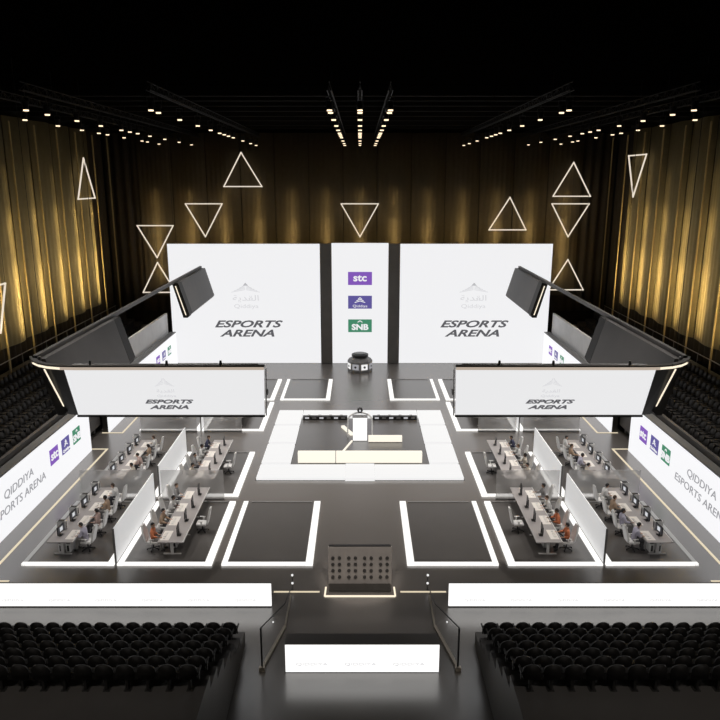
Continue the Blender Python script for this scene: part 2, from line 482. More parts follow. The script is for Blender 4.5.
for s in (-1, 1):
    prof = [(25.0, 0), (24.05, 0), (24.05, .38)]
    prof = [(24.05, 0)]
    for r in range(7):
        z = .48+.45*r; y = 24.05-.986*r
        prof += [(y, z), (y-.986, z)]
    prof += [(13.5, .48+.45*6), (13.5, 0)]
    mb = MB().slab([(s*4.45, y, z) for y, z in prof], [(s*17.2, y, z) for y, z in prof])
    tag(mb.build('seating_tier', 'tier'), 'dark stepped seating tier at the bottom %s of the photo' % SIDE[s], 'tier')
    for r in range(7):
        for k in range(counts[r]):
            put_seat((s*(4.88+.6*k), 23.52-.986*r, .48+.45*r), 0,
                     'black seat, front %s block, %s row from stage, %s from centre aisle' % (SIDE[s], ORD[r], ORD[k]), 'black seats in the %s front block' % SIDE[s])
rest = MB()
for s in (-1, 1):
    for r in range(6):
        x = s*(19.05+.8*r); z = 2.5+.29*r
        y0 = (19.05+.8*r)*1.93-2.6; k = 0
        y = y0
        while y < 66.6:
            if k < 13:
                put_seat((x, y, z), s*PI/2, 'black seat in %s side stand, %s row up, %s from the near end' % (SIDE[s], ORD[r], ORD[k]), 'black seats in the %s side stand' % SIDE[s])
            else:
                rest.box((x+s*.18, y, z+.68), (.07, .5, .54), bev=.0).box((x-s*.03, y, z+.44), (.44, .46, .09)).box((x+s*.08, y, z+.2), (.12, .07, .4))
            y += .6; k += 1
o = rest.build('stand_seat', 'seat'); tag(o, 'rows of black seats farther back in both side stands', 'seat', None, 'stuff')

# ------------------------------------------------------------------ pods on the floor
def pod(xa, xb, ya, yb, label, outer=True, wide=None, strips='LRF', ramp=0):
    """dark deck with white light strips; xa < xb"""
    t = thing('pod_platform', label, 'platform', ((xa+xb)/2, (ya+yb)/2, 0), 0, 'light-edged pod platforms')
    hx, hy = (xb-xa)/2, (yb-ya)/2
    MB().box((0, 0, .03), (hx*2-.02, hy*2-.02, .06)).build('deck', 'pad', t)
    wl, wr = wide or (.28, .28)
    if 'L' in strips: MB().box((-hx+wl/2, 0, .05), (wl, hy*2, .1)).build('light_strip', 'strip' if wl > .2 else 'stripdim', t)
    if 'R' in strips: MB().box((hx-wr/2, 0, .05), (wr, hy*2, .1)).build('light_strip', 'strip' if wr > .2 else 'stripdim', t)
    if 'F' in strips: MB().box((0, -hy+.1, .055), (hx*2, .2, .1)).build('light_strip', 'strip', t)
    MB().box((0, hy-.06, .05), (hx*2-.9, .1, .08)).build('back_edge', 'capgrey', t)
    return t
rowsY = {'front': (29.7, 36.4), 'middle': (37.15, 43.8), 'rear': (48.0, 54.6)}
for s in (-1, 1):
    for rn, (ya, yb) in rowsY.items():
        a, b = 11.45, 15.75
        w = (.18, .32) if s < 0 else (.32, .18)
        pod(min(s*a, s*b), max(s*a, s*b), ya, yb, '%s row outer pod platform on the %s side of the floor' % (rn, SIDE[s]), wide=w)
        a, b = 6.9, 11.3
        w = (.26, .34) if s < 0 else (.34, .26)
        pod(min(s*a, s*b), max(s*a, s*b), ya, yb, '%s row inner pod platform on the %s side of the floor' % (rn, SIDE[s]), wide=w)
    a, b = 2.2, 6.45
    w = (.25, .34) if s < 0 else (.34, .25)
    pod(min(s*a, s*b), max(s*a, s*b), 29.7, 36.4, 'empty dark pod platform beside the centre walkway, front %s' % SIDE[s], wide=w)
    pod(min(s*2.45, s*6.5), max(s*2.45, s*6.5), 55.3, 61.4, 'pod platform behind the white stage, %s of the centre walkway' % SIDE[s], wide=w)
    pod(min(s*7.0, s*11.3), max(s*7.0, s*11.3), 55.3, 61.4, 'rearmost inner pod platform on the %s, behind the hanging screen' % SIDE[s], wide=w)
    # gold floor lines
    g = MB().bar((s*16.85, 26.5, .012), (s*16.85, 44.5, .012), .13, .02).bar((s*16.8, 44.5, .012), (s*18.3, 44.5, .012), .13, .02)
    tag(g.build('floor_light_line', 'goldline'), 'gold light line in the floor along the near %s screen' % SIDE[s], 'light line', 'gold floor light lines')
    g = MB().bar((s*16.85, 47.65, .012), (s*16.85, 60, .012), .13, .02).bar((s*16.8, 47.65, .012), (s*18.3, 47.65, .012), .13, .02)
    tag(g.build('floor_light_line', 'goldline'), 'gold light line in the floor beyond the %s tunnel mouth' % SIDE[s], 'light line', 'gold floor light lines')
    g = MB().bar((s*1.76, 27.55, .012), (s*3.75, 27.55, .012), .09, .02)
    tag(g.build('floor_light_line', 'goldline'), 'short gold floor line on the %s of the studded board' % SIDE[s], 'light line', 'gold floor light lines')
    g = MB().bar((s*15.7, 28.4, .012), (s*17.2, 28.4, .012), .09, .02)
    tag(g.build('floor_light_line', 'goldline'), 'short pale floor line at the outer front corner, %s side' % SIDE[s], 'light line', 'gold floor light lines')
    # white partitions running in depth between outer and inner pods
    for rn, (ya, yb) in rowsY.items():
        p = thing('partition', 'white glowing partition between outer and inner %s pods, %s side' % (rn, SIDE[s]), 'partition', (s*11.37, (ya+yb)/2, 0), 0, 'white partitions between pods')
        MB().box((0, 0, .95), (.06, yb-ya-.25, 1.74)).build('panel', 'lightbox', p)
        MB().box((0, 0, .04), (.1, yb-ya-.2, .08)).build('base_rail', 'ringdark', p)
        for y in (-1, 1): MB().box((0, y*((yb-ya)/2-.1), .92), (.08, .06, 1.84)).build('post', 'capgrey', p)
    # frosted screens across the pods
    for rn, y in (('front', 36.75), ('middle', 43.98), ('rear', 47.85)):
        if rn == 'middle': continue
        for cn, xa, xb in (('outer', 11.6, 15.6), ('inner', 7.6 if rn == 'front' else 8.4, 11.1)):
            p = thing('glass_screen', 'frosted glass screen %s the %s %s pod, %s side' % (('behind', 'front') [0] if rn == 'front' else 'before', rn, cn, SIDE[s]), 'glass screen', (s*(xa+xb)/2, y, 0), 0, 'frosted glass screens')
            MB().box((0, 0, .95), (xb-xa, .03, 1.7)).build('pane', 'frost', p)
            MB().box((0, 0, .05), (xb-xa, .09, .1)).build('base_rail', 'capgrey', p)

# ------------------------------------------------------------------ desks, chairs, computers
def make_desk():
    t = thing('gaming_desk', 'x', 'desk')
    MB().box((0, 3.1, .72), (1.25, 6.2, .05), bev=.01).build('tabletop', 'desk', t)
    MB().box((.6, 3.1, .755), (.03, 6.2, .03)).build('edge_strip', 'white', t)
    for y in (.25, 2.1, 4.05, 5.95):
        l = MB().box((0, y, .37), (.13, .08, .68)).build('leg', 'deskleg', t)
        MB().box((0, y, .02), (.85, .09, .04), bev=.008).build('foot', 'deskleg', l)
        MB().box((0, y, .68), (1.0, .06, .04)).build('bracket', 'deskleg', l)
    return t
def make_chair():
    t = thing('gaming_chair', 'x', 'chair')
    MB().box((0, .02, .44), (.5, .5, .11), bev=.035).build('seat', 'leather', t, True)
    mb = MB(); prev = None
    prof = [(.2, .46), (.25, .6), (.26, .85), (.24, 1.02), (.17, 1.18), (.13, 1.30)]
    f = [(-w, -.235-.22*(z-.46), z) for w, z in prof]+[(w, -.235-.22*(z-.46), z) for w, z in prof[::-1]]
    mb.slab(f, [(x*.94, y-.09, z) for x, y, z in f]); mb.build('backrest', 'leather', t)
    MB().box((0, -.30, .66), (.3, .05, .14), (.2, 0, 0), .02).build('lumbar_pillow', 'white', t)
    MB().cyl((0, 0, .08), (0, 0, .4), .035).build('gas_stem', 'dark', t)
    b = MB()
    for i in range(5):
        a = 2*PI*i/5
        b.bar((0, 0, .1), (.3*math.cos(a), .3*math.sin(a), .06), .05, .035)
    b.build('star_base', 'dark', t)
    for i in range(5):
        a = 2*PI*i/5
        MB().cyl((.3*math.cos(a)-.02, .3*math.sin(a), .032), (.3*math.cos(a)+.02, .3*math.sin(a), .032), .032, seg=10).build('caster', 'dark', t)
    for q in (-1, 1):
        MB().box((q*.29, .02, .66), (.07, .28, .03), bev=.01).box((q*.29, -.02, .53), (.04, .07, .24)).build('armrest', 'leather', t)
    return t
def make_monitor():
    t = thing('monitor', 'x', 'monitor')                     # screen faces -Y
    MB().box((0, 0, .34), (.62, .045, .40), bev=.008).build('housing', 'dark', t)
    MB().box((0, -.026, .345), (.57, .006, .34)).build('display', 'screendark', t)
    MB().box((0, -.031, .345), (.24, .006, .2), (0, PI/4*0, 0)).build('screen_image', 'screen', t)
    MB().bar((0, .05, .02), (0, .04, .32), .05, .04).build('stand', 'dark', t)
    MB().box((0, .04, .01), (.26, .2, .018), bev=.006).build('foot', 'dark', t)
    return t
def make_tower():
    t = thing('computer_tower', 'x', 'computer')
    MB().box((0, 0, .23), (.2, .42, .44), bev=.01).build('case', 'white', t)
    MB().box((0, -.212, .24), (.1, .01, .3)).build('front_grille', 'dark', t)
    MB().box((0, 0, .46), (.16, .3, .03)).build('top_vent', 'dark', t)
    for q in (-1, 1): MB().box((q*.07, 0, .008), (.03, .36, .016)).build('foot', 'dark', t)
    return t
def make_keyboard():
    t = thing('keyboard', 'x', 'keyboard')
    MB().box((.05, .06, .003), (.95, .42, .006)).build('desk_mat', 'padcream', t)
    MB().box((0, 0, .02), (.44, .14, .024), bev=.005).build('body', 'white', t)
    MB().box((.36, .02, .022), (.065, .11, .03), bev=.01).build('mouse', 'white', t)
    k = MB()
    for r in range(4):
        for c in range(12): k.box((-.198+.036*c, -.048+.032*r, .034), (.03, .026, .008))
    k.build('keycaps', 'padcream', t)
    return t
DESK, CHAIR, MON, TOWER, KEY = make_desk(), make_chair(), make_monitor(), make_tower(), make_keyboard()
firsts = set()
def place(proto, loc, rz, label, group):
    if proto.name not in firsts:
        firsts.add(proto.name); proto.location = loc; proto.rotation_euler = (0, 0, rz); tag(proto, label, None, group); return proto
    return copy_tree(proto, None, loc, rz, label, group)

# ------------------------------------------------------------------ people
def skin_chain(pts, edges, root):
    me = bpy.data.meshes.new('sk'); me.from_pydata([p[:3] for p in pts], edges, []); me.update()
    o = bpy.data.objects.new('sk', me); C.objects.link(o)
    sm = o.modifiers.new('s', 'SKIN'); sm.use_smooth_shade = True
    for i, v in enumerate(me.skin_vertices[0].data):
        r = pts[i][3]; r = r if isinstance(r, tuple) else (r, r)
        v.radius = r; v.use_root = (i == root)
    o.modifiers.new('b', 'SUBSURF').levels = 1
    bpy.context.view_layer.update()
    out = bpy.data.meshes.new_from_object(o.evaluated_get(bpy.context.evaluated_depsgraph_get()))
    bpy.data.objects.remove(o); bpy.data.meshes.remove(me)
    return out
def seg_d(p, a, b):
    ab = b-a; t = max(0, min(1, (p-a).dot(ab)/max(ab.length_squared, 1e-9)))
    return (p-(a+ab*t)).length
def make_person(name, lean, headturn, armpose):
    """seated on a 0.5 m seat facing +Y, feet at z = 0; returns an Empty with body, hair, top, trousers, shoes"""
    V = Vector
    L = lean
    pel = V((0, -.02, .60)); sp = V((0, .0+L*.35, .80)); ch = V((0, .01+L*.8, 1.0)); nk = V((0, .02+L*1.1, 1.16)); hd = V((0, .05+L*1.25, 1.31))
    J = {}
    pts = [(*pel, (.155, .12)), (*sp, (.14, .105)), (*ch, (.165, .115)), (*nk, .055), (*(nk+V((0, .01, .06))), .052)]
    ed = [(0, 1), (1, 2), (2, 3), (3, 4)]
    bones = [('torso', pel, sp, .14), ('torso', sp, ch, .15), ('torso', ch, ch+V((0, 0, .08)), .15), ('skin', nk, hd, .06)]
    hands = []
    for q in (-1, 1):
        sh = ch+V((q*.185, 0, .055))
        pose = armpose[0 if q < 0 else 1]
        if pose == 'desk': el = V((q*.27, .10+L*.5, .84)); wr = V((q*.16, .345, .795)); hdir = V((-q*.12, 1, -.02))
        elif pose == 'mouse': el = V((q*.30, .10+L*.5, .84)); wr = V((q*.29, .35, .795)); hdir = V((0, 1, -.02))
        elif pose == 'lap': el = V((q*.27, -.03+L*.4, .80)); wr = V((q*.15, .20, .735)); hdir = V((-q*.25, 1, -.12))
        else: el = V((q*.27, .16+L*.5, .85)); wr = V((q*.12, .20+L, 1.12)); hdir = V((-q*.3, .1, 1))
        i = len(pts)
        pts += [(*sh, .072), (*(sh*.5+el*.5), .055), (*el, .045), (*(el*.5+wr*.5), .04), (*wr, .027)]
        ed += [(2, i), (i, i+1), (i+1, i+2), (i+2, i+3), (i+3, i+4)]
        bones += [('torso', sh, el, .055), ('sleeve', el, el*.4+wr*.6, .045), ('skin', el*.4+wr*.6, wr, .03)]
        hands.append((q, wr, hdir.normalized()))
        hp = V((q*.1, .0, .585)); kn = V((q*.14, .44, .57)); an = V((q*.14, .43-.03*q, .10)); toe = V((q*.155, .59-.03*q, .045))
        i = len(pts)
        pts += [(*hp, .092), (*(hp*.5+kn*.5), .08), (*kn, .062), (*(kn*.5+an*.5+V((0, -.015, 0))), .055), (*an, .04), (*(an+V((0, -.03, -.045))), .036), (*toe, .032)]
        ed += [(0, i), (i, i+1), (i+1, i+2), (i+2, i+3), (i+3, i+4), (i+4, i+5), (i+4, i+6)]
        bones += [('leg', hp, kn, .08), ('leg', kn, an+V((0, 0, .05)), .055), ('shoe', an+V((0, -.03, -.04)), toe, .04)]
    bm = bmesh.new()
    m0 = skin_chain(pts, ed, 0); bm.from_mesh(m0); bpy.data.meshes.remove(m0)
    for q, wr, hdv in hands:                                   # palm, four fingers, thumb
        side = V((hdv.y, -hdv.x, 0)).normalized()*(-q)         # towards the thumb
        side = side if side.length > .1 else V((-q, 0, 0))
        up = side.cross(hdv).normalized(); up = up if up.z >= 0 or abs(hdv.z) > .8 else -up
        pal = wr+hdv*.05
        hp = [(*wr, .026), (*(wr+hdv*.045), (.034, .02)), (*(wr+hdv*.085), (.036, .018))]
        he = [(0, 1), (1, 2)]
        hm = skin_chain(hp, he, 0); bm.from_mesh(hm); bpy.data.meshes.remove(hm)
        for k, ln in enumerate((.070, .080, .074, .058)):
            b = wr+hdv*.075+side*(.030-.02*k)
            c1 = b+hdv*(.02+ln*.45)+up*.006; c2 = c1+hdv*ln*.33-up*.012; c3 = c2+hdv*ln*.2-up*.016
            hm = skin_chain([(*b, .011), (*c1, .0095), (*c2, .0088), (*c3, .0075)], [(0, 1), (1, 2), (2, 3)], 0); bm.from_mesh(hm); bpy.data.meshes.remove(hm)
        b = wr+hdv*.03+side*.02; c1 = b+hdv*.03+side*.032-up*.004; c2 = c1+hdv*.03+side*.008-up*.008
        hm = skin_chain([(*b, .014), (*c1, .0115), (*c2, .009)], [(0, 1), (1, 2)], 0); bm.from_mesh(hm); bpy.data.meshes.remove(hm)
    # head
    R = Matrix.Rotation(headturn, 3, 'Z') @ Matrix.Rotation(-.18-L*.6, 3, 'X')
    def hb(c, r, sc):
        k = bmesh.ops.create_uvsphere(bm, u_segments=20, v_segments=14, radius=r)
        bmesh.ops.transform(bm, matrix=Matrix.Translation(hd) @ R.to_4x4() @ Matrix.Translation(V(c)) @ Matrix.Diagonal((*sc, 1)), verts=k['verts'])
    hb((0, -.01, .02), .1, (.78, .95, 1.0)); hb((0, .03, -.05), .07, (.82, .85, .95)); hb((0, .055, -.085), .03, (1, .8, .7))
    hb((0, .096, -.02), .018, (.7, .9, 1.3)); hb((0, .075, .022), .05, (1.1, .5, .35)); hb((0, .083, -.058), .018, (1.4, .5, .5))
    for q in (-1, 1): hb((q*.079, -.01, -.012), .028, (.35, .6, 1))
    me = bpy.data.meshes.new('body'); bm.to_mesh(me); bm.free()
    o = bpy.data.objects.new('body', me); C.objects.link(o)
    rm = o.modifiers.new('r', 'REMESH'); rm.mode = 'VOXEL'; rm.voxel_size = .0075
    dc = o.modifiers.new('d', 'DECIMATE'); dc.ratio = .22
    bpy.context.view_layer.update()
    me2 = bpy.data.meshes.new_from_object(o.evaluated_get(bpy.context.evaluated_depsgraph_get()))
    bpy.data.objects.remove(o); bpy.data.meshes.remove(me)
    me2.name = 'body'
    for p in me2.polygons: p.use_smooth = True
    me2.materials.clear(); me2.materials.append(M['skin1'])
    root = thing('person', 'x', 'person')
    body = bpy.data.objects.new('body', me2); C.objects.link(body); body.parent = root
    Ri = R.transposed()
    def classify(p):
        h = Ri @ (p-hd)
        if h.length < .14 and p.z > nk.z+.03:
            if h.z > .082 or (h.z > .035 and h.y < .045) or (h.y < -.015 and h.z > -.065): return 'hair'
            return 'skin'
        best = min(bones, key=lambda b: seg_d(p, b[1], b[2])-b[3])
        return best[0]
    reg = [classify(p.center.copy()) for p in me2.polygons]
    def shell(nm, kinds, off, m):
        b = bmesh.new(); b.from_mesh(me2); b.faces.ensure_lookup_table()
        dead = [f for f, r in zip(b.faces, reg) if r not in kinds]
        nrm = {v.index: v.normal.copy() for v in b.verts}
        ids = {}
        bmesh.ops.delete(b, geom=dead, context='FACES')
        for v in b.verts:
            edge = any(len(e.link_faces) < 2 for e in v.link_edges)
            v.co += v.normal*(off*(.35 if edge else 1))
        x = bpy.data.meshes.new(nm); b.to_mesh(x); b.free()
        for p in x.polygons: p.use_smooth = True
        x.materials.append(M[m])
        c = bpy.data.objects.new(nm, x); C.objects.link(c); c.parent = root
        return c
    shell('hair', ('hair',), .016, 'hair1')
    shell('top', ('torso', 'sleeve'), .014, 'cl_white')
    shell('trousers', ('leg',), .012, 'cl_trouser')
    shell('shoes', ('shoe',), .012, 'shoe')
    for q in (-1, 1):
        e = MB().ball(hd+R @ V((q*.031, .085, .005)), .011, u=10, v=6).build('eye', 'eye', root, True)
    return root
POSES = [make_person('person', .05, .0, ('desk', 'mouse')), make_person('person', .14, .12, ('desk', 'desk')), make_person('person', -.03, -.35, ('lap', 'mouse'))]
for p in POSES: pass
pose_used = [False]*3
TOPS = [('white', 'cl_white'), ('cream', 'cl_cream'), ('blush pink', 'cl_blush'), ('tan', 'cl_tan'), ('lavender', 'cl_lavender'), ('orange', 'cl_orange'), ('navy', 'cl_navy'), ('grey', 'cl_grey')]
def place_person(k, loc, rz, top, skin, hair, trousers, label, group):
    if not pose_used[k]:
        pose_used[k] = True; r = POSES[k]; r.location = loc; r.rotation_euler = (0, 0, rz); tag(r, label, None, group)
    else:
        r = copy_tree(POSES[k], None, loc, rz, label, group)
    for c in r.children:
        n = c.name.split('.')[0]
        m = {'body': skin, 'hair': hair, 'top': top, 'trousers': trousers}.get(n)
        if m:
            c.material_slots[0].link = 'OBJECT'; c.material_slots[0].material = M[m]
    return r

NTH = ['nearest the camera', 'second from the camera', 'third from the camera', 'fourth from the camera']
seq = {('outer', 'front'): [4, 2, 3, 0], ('inner', 'front'): [5, 3, 0, 7], ('outer', 'middle'): [1, 2, 3, 0], ('inner', 'middle'): [1, 7, 0, 6],
       ('outer', 'rear'): [0, 2], ('inner', 'rear'): [2, 3, 0]}
cnt = 0
for s in (-1, 1):
    for rn, (ya, yb) in rowsY.items():
        for col in ('outer', 'inner'):
            w = '%s %s %s pod' % (SIDE[s], col, rn)
            if col == 'outer': dx, px, face = s*14.2, s*13.19, s      # people face outwards
            else: dx, px, face = s*8.97, s*9.96, -s                   # people face the centre
            # face: +1 means facing +X
            rz = -PI/2 if face > 0 else PI/2
            d = place(DESK, (dx, ya+.75, .06), 0, 'long pale desk on the %s' % w, 'pod desks')
            if face > 0: pass
            tops = seq[(col, rn)]
            pitch = 1.52
            for i, ti in enumerate(tops):
                y = ya+1.45+pitch*i
                cnt += 1
                nth = NTH[i]
                tn, tm = TOPS[(ti+(2 if s > 0 and i == 1 else 0)) % 8]
                hairm = 'hair2' if cnt % 4 == 0 else 'hair1'
                place(CHAIR, (px-face*.03, y, .06), rz+random.uniform(-.08, .08), 'white gaming chair at %s, %s' % (w, nth), 'white gaming chairs at the pods')
                place_person(cnt % 3, (px, y, .03), rz+random.uniform(-.06, .06), tm, ('skin1', 'skin2', 'skin1', 'skin3')[cnt % 4], hairm,
                             ('cl_trouser', 'cl_trousergrey')[cnt % 2], 'person in %s top seated at %s, %s' % (tn, w, nth), 'players at the pods')
                place(KEY, (px+face*.60, y, .81), rz, 'white keyboard at %s, %s' % (w, nth), 'keyboards at the pods')
                place(MON, (px+face*1.2, y, .81), rz+(.12*face), 'black monitor at %s, %s' % (w, nth), 'monitors at the pods')
                if col == 'outer':
                    place(TOWER, (px+face*1.4, y+.62, .81), rz, 'white computer tower on desk at %s, %s' % (w, nth), 'computer towers on the desks')
                else:
                    place(TOWER, (px+face*.95, y+.3, .06), rz+PI/2, 'white computer tower under desk at %s, %s' % (w, nth), 'computer towers under the desks')
            if col == 'outer' and rn == 'front':
                for j, xx in enumerate((.0, .36)):
                    place(TOWER, (dx-face*(.22-.36*j), ya+.75+.55, .06), 0, 'white computer tower under front end of %s desk, %s' % (w, ('outer one', 'inner one')[j if face < 0 else 1-j] if False else ('inner one' if j == 0 else 'outer one')), 'computer towers under the desks')
            if col == 'inner' and rn != 'rear':
                place(CHAIR, (s*8.02, ya+3.3, .06), -s*PI/2, 'empty white gaming chair on the aisle side of %s' % w, 'empty chairs on the aisle side')

# ------------------------------------------------------------------ white stage in the middle
st = thing('stage', 'square stage framed by white light tiles around a dark centre', 'stage', (0, 45.85, 0))
def P(x, y): return (x, y-45.85)
yb = [39.38, 41.62, 45.2, 48.9, 52.25]
xo, xi = 6.2, 4.38
for s in (-1, 1):
    for a, b in ((41.76, 45.04), (45.38, 48.72), (49.08, 52.25)):
        MB().box((s*(xo+xi)/2, (a+b)/2-45.85, .1), (xo-xi, b-a, .16)).build('light_tile', 'tile', st)
    MB().box((s*3.55, (39.4+41.46)/2-45.85, .1), (5.3, 2.06, .16)).build('light_tile', 'tile', st)
MB().box((0, (39.3+41.58)/2-45.85, .1), (1.78, 2.28, .18)).build('light_tile', 'tile', st)
MB().box((0, (50.75+52.25)/2-45.85, .1), (2*xi-.1, 1.5, .16)).build('light_tile', 'tile', st)
MB().box((0, 0, .012), (2*xo+.1, 12.9, .02)).build('base', 'ceil', st)
MB().box((0, (41.62+50.7)/2-45.85, .03), (2*xi-.06, 9.0, .04)).build('centre_floor', 'pad', st)
for s in (-1, 1):
    c = thing('shaded_edge_rail', 'low dark rail imitating the shaded tile edge at stage back, %s half' % SIDE[s], 'rail', (s*2.6, 50.45, .05), 0, 'dark edge rails on the stage')
    MB().box((0, 0, .14), (3.3, .3, .28)).build('body', 'dark', c)  # dark body stands in for shade on the tiles' inner face
    for k in range(6): MB().box((-1.35+.54*k, -.16, .16), (.3, .04, .12)).build('lamp', 'greydev' if k % 2 else 'faint2', c)  # pale patches for the lit segments of that edge, not lamps
    for k in range(4): MB().box((-1.2+.8*k, 0, .31), (.2, .2, .06)).build('device', 'greydev', c)
L = thing('lectern', 'bright white box lectern at the stage centre', 'lectern', (0, 46.1, .05))
MB().box((0, 0, .85), (.96, .4, 1.66), bev=.01).build('body', 'ledfront', L)
MB().box((0, .05, 1.7), (1.04, .5, .05)).build('top', 'greydev', L)
MB().box((0, 0, .01), (1.0, .44, .03)).build('plinth', 'capgrey', L)
A = thing('ball_lamp', 'dark round ball lamp on an arched grey bracket above the lectern', 'lamp', (0, 46.6, .05))
ar = MB(); n = 10
ar.path([(-.85*math.cos(PI*i/n), 0, 1.2+.62*math.sin(PI*i/n)) for i in range(n+1)], .09, .09); ar.build('arch', 'parapet', A)
for q in (-1, 1): MB().cyl((q*.85, 0, 0), (q*.85, 0, 1.2), .045, seg=8).build('leg', 'parapet', A)
MB().ball((0, -.02, 2.0), .2).build('ball', 'dark', A, True)
MB().cyl((0, -.2, 2.02), (0, -.225, 2.02), .07).build('lens', 'faint', A)
o = thing('light_bench', 'long cream glowing bench along the front of the stage', 'bench', (0, 42.1, .05), 0, 'cream benches on the stage')
for x0, x1 in ((-3.92, -1.56), (-1.51, 3.92)): MB().box(((x0+x1)/2, 0, .38), (x1-x0, .35, .70), bev=.01).build('light_box', 'cream', o)
MB().box((0, 0, .015), (7.8, .3, .03)).build('plinth', 'capgrey', o)
MB().box((-1.535, 0, .36), (.03, .33, .68)).build('seam', 'capgrey', o)
o = thing('light_bench', 'short cream glowing bench right of the lectern', 'bench', (1.72, 45.75, .05), 0, 'cream benches on the stage')
MB().box((0, 0, .24), (2.3, .3, .40), bev=.01).build('light_box', 'cream', o)
MB().box((0, 0, .02), (2.26, .26, .04)).build('plinth', 'capgrey', o)
tag(MB().bar((-1.5, 42.6, .09), (-.55, 45.85, .09), .1, .08).build('light_bar', 'cream'), 'thin cream light bar from lectern to the long bench', 'light bar', 'cream light bars')
tag(MB().bar((-1.25, 48.7, .12), (-.55, 47.0, .12), .24, .14).build('light_bar', 'cream'), 'short thick light bar behind and left of the lectern', 'light bar', 'cream light bars')

# ------------------------------------------------------------------ studded board and front items
b = thing('studded_board', 'grey upright board with four rows of dark round studs', 'board', (0, 28.05, 0))
MB().box((0, .06, .97), (2.78, .1, 1.82), bev=.008).build('panel', 'board', b)
MB().box((0, .1, 1.9), (2.7, .14, .05)).build('top_cap', 'dark', b)
sx = [-1.24, -.95, -.54, -.25, .15, .44, .85, 1.14]
sx = [v+.05 for v in sx]
for r in range(4):
    for x in sx:
        MB().cyl((x, -.035, .44+.31*r), (x, .012, .44+.31*r), .078, .07, seg=14).build('stud', 'stud', b)
MB().box((0, -.28, .06), (2.7, .5, .12)).build('step', 'ringdark', b)
f = MB().bar((-1.52, 27.2, .02), (1.52, 27.2, .02), .08, .04).bar((-1.52, 27.2, .02), (-1.5, 27.9, .02), .07, .04).bar((1.52, 27.2, .02), (1.5, 27.9, .02), .07, .04)
tag(f.build('floor_light_frame', 'rimwarm'), 'warm light frame in the floor before the studded board', 'light frame')

for s in (-1, 1):
    t = thing('barrier_screen', 'long bright white barrier screen behind the %s front seat block' % SIDE[s], 'screen', (s*3.72, 26.5, 0))
    Ln = 13.6
    MB().box((s*Ln/2, 0, .53), (Ln, .08, 1.02)).build('display', 'ledfront', t)
    MB().box((s*Ln/2, .12, .5), (Ln, .14, .98)).build('back_housing', 'ringdark', t)
    MB().box((s*Ln/2, -.02, .012), (Ln+.04, .2, .02)).build('base', 'ringdark', t)
    for k in range(7):
        text('lettering', 'QIDDIYA', .13, 'faint', t, (s*(1.1+1.95*k), -.045, .30), FR, 1.7)
    # stage-side lamps on short posts
    p = thing('post_lamp', 'short post with two tiny lamps near the %s barrier end' % SIDE[s], 'lamp', (s*2.95, 27.7, 0), 0, 'post lamps')
    MB().cyl((0, 0, 0), (0, 0, .75), .02, seg=8).build('post', 'dark', p)
    for z in (.35, .74): MB().ball((0, -.02, z), .055, u=10, v=6).build('bulb', 'tile', p, True)
    MB().cyl((0, 0, 0), (0, 0, .02), .07, seg=10).build('foot', 'dark', p)
    # sloping glass guard
    g = thing('glass_guard', 'sloping glass side guard with metal base rail, %s of the front counter' % SIDE[s], 'railing', (0, 0, 0), 0, 'glass guards')
    a, c, e = (s*3.58, 22.5), (s*3.0, 25.0), (s*2.98, 27.2)
    MB().slab([(a[0], a[1], .1), (c[0], c[1], .1), (c[0], c[1], 1.05), (a[0], a[1], 1.72)], [(a[0]+.02, a[1], .1), (c[0]+.02, c[1], .1), (c[0]+.02, c[1], 1.05), (a[0]+.02, a[1], 1.72)]).build('pane', 'glasswall', g)
    MB().slab([(c[0], c[1]+.04, .1), (e[0], e[1], .1), (e[0], e[1], .35), (c[0], c[1]+.04, 1.05)], [(c[0]+.02, c[1]+.04, .1), (e[0]+.02, e[1], .1), (e[0]+.02, e[1], .35), (c[0]+.02, c[1]+.04, 1.05)]).build('pane', 'glasswall', g)
    MB().bar((*a, .06), (*c, .06), .12, .1).bar((*c, .06), (*e, .06), .07, .08).build('base_rail', 'rail', g)
    MB().bar((a[0], a[1], 1.74), (c[0], c[1], 1.07), .03, .03).bar((c[0], c[1], 1.07), (e[0], e[1], .37), .03, .03).build('top_rail', 'truss', g)
    MB().cyl((a[0], a[1]-.03, 0), (a[0], a[1]-.03, 1.74), .035, seg=8).build('post', 'dark', g)
    MB().box((a[0], a[1]-.08, .08), (.22, .14, .16)).build('bolt_plate', 'rail', g)
    MB().ball((s*3.3, 23.7, 1.15), .035, u=8, v=6).build('clip', 'tile', g)
k = thing('front_counter', 'bright white light counter at the bottom centre, three panels', 'counter', (.08, 22.35, 0))
for i in range(3):
    pn = MB().box((-1.86+1.86*i, 0, .59), (1.855, .08, 1.12)).build('light_panel', 'ledfront', k)
    text('lettering', 'QIDDIYA', .15, 'faint', pn, (-1.86+1.86*i-.1*i+.03, -.045, .36), FR, 1.9)
MB().box((0, .3, 1.16), (5.6, .62, .03)).build('worktop', 'tier', k)
MB().box((0, .3, .56), (5.5, .5, 1.12)).build('body', 'ringdark', k)
MB().box((0, .28, .012), (5.62, .62, .02)).build('base', 'ringdark', k)

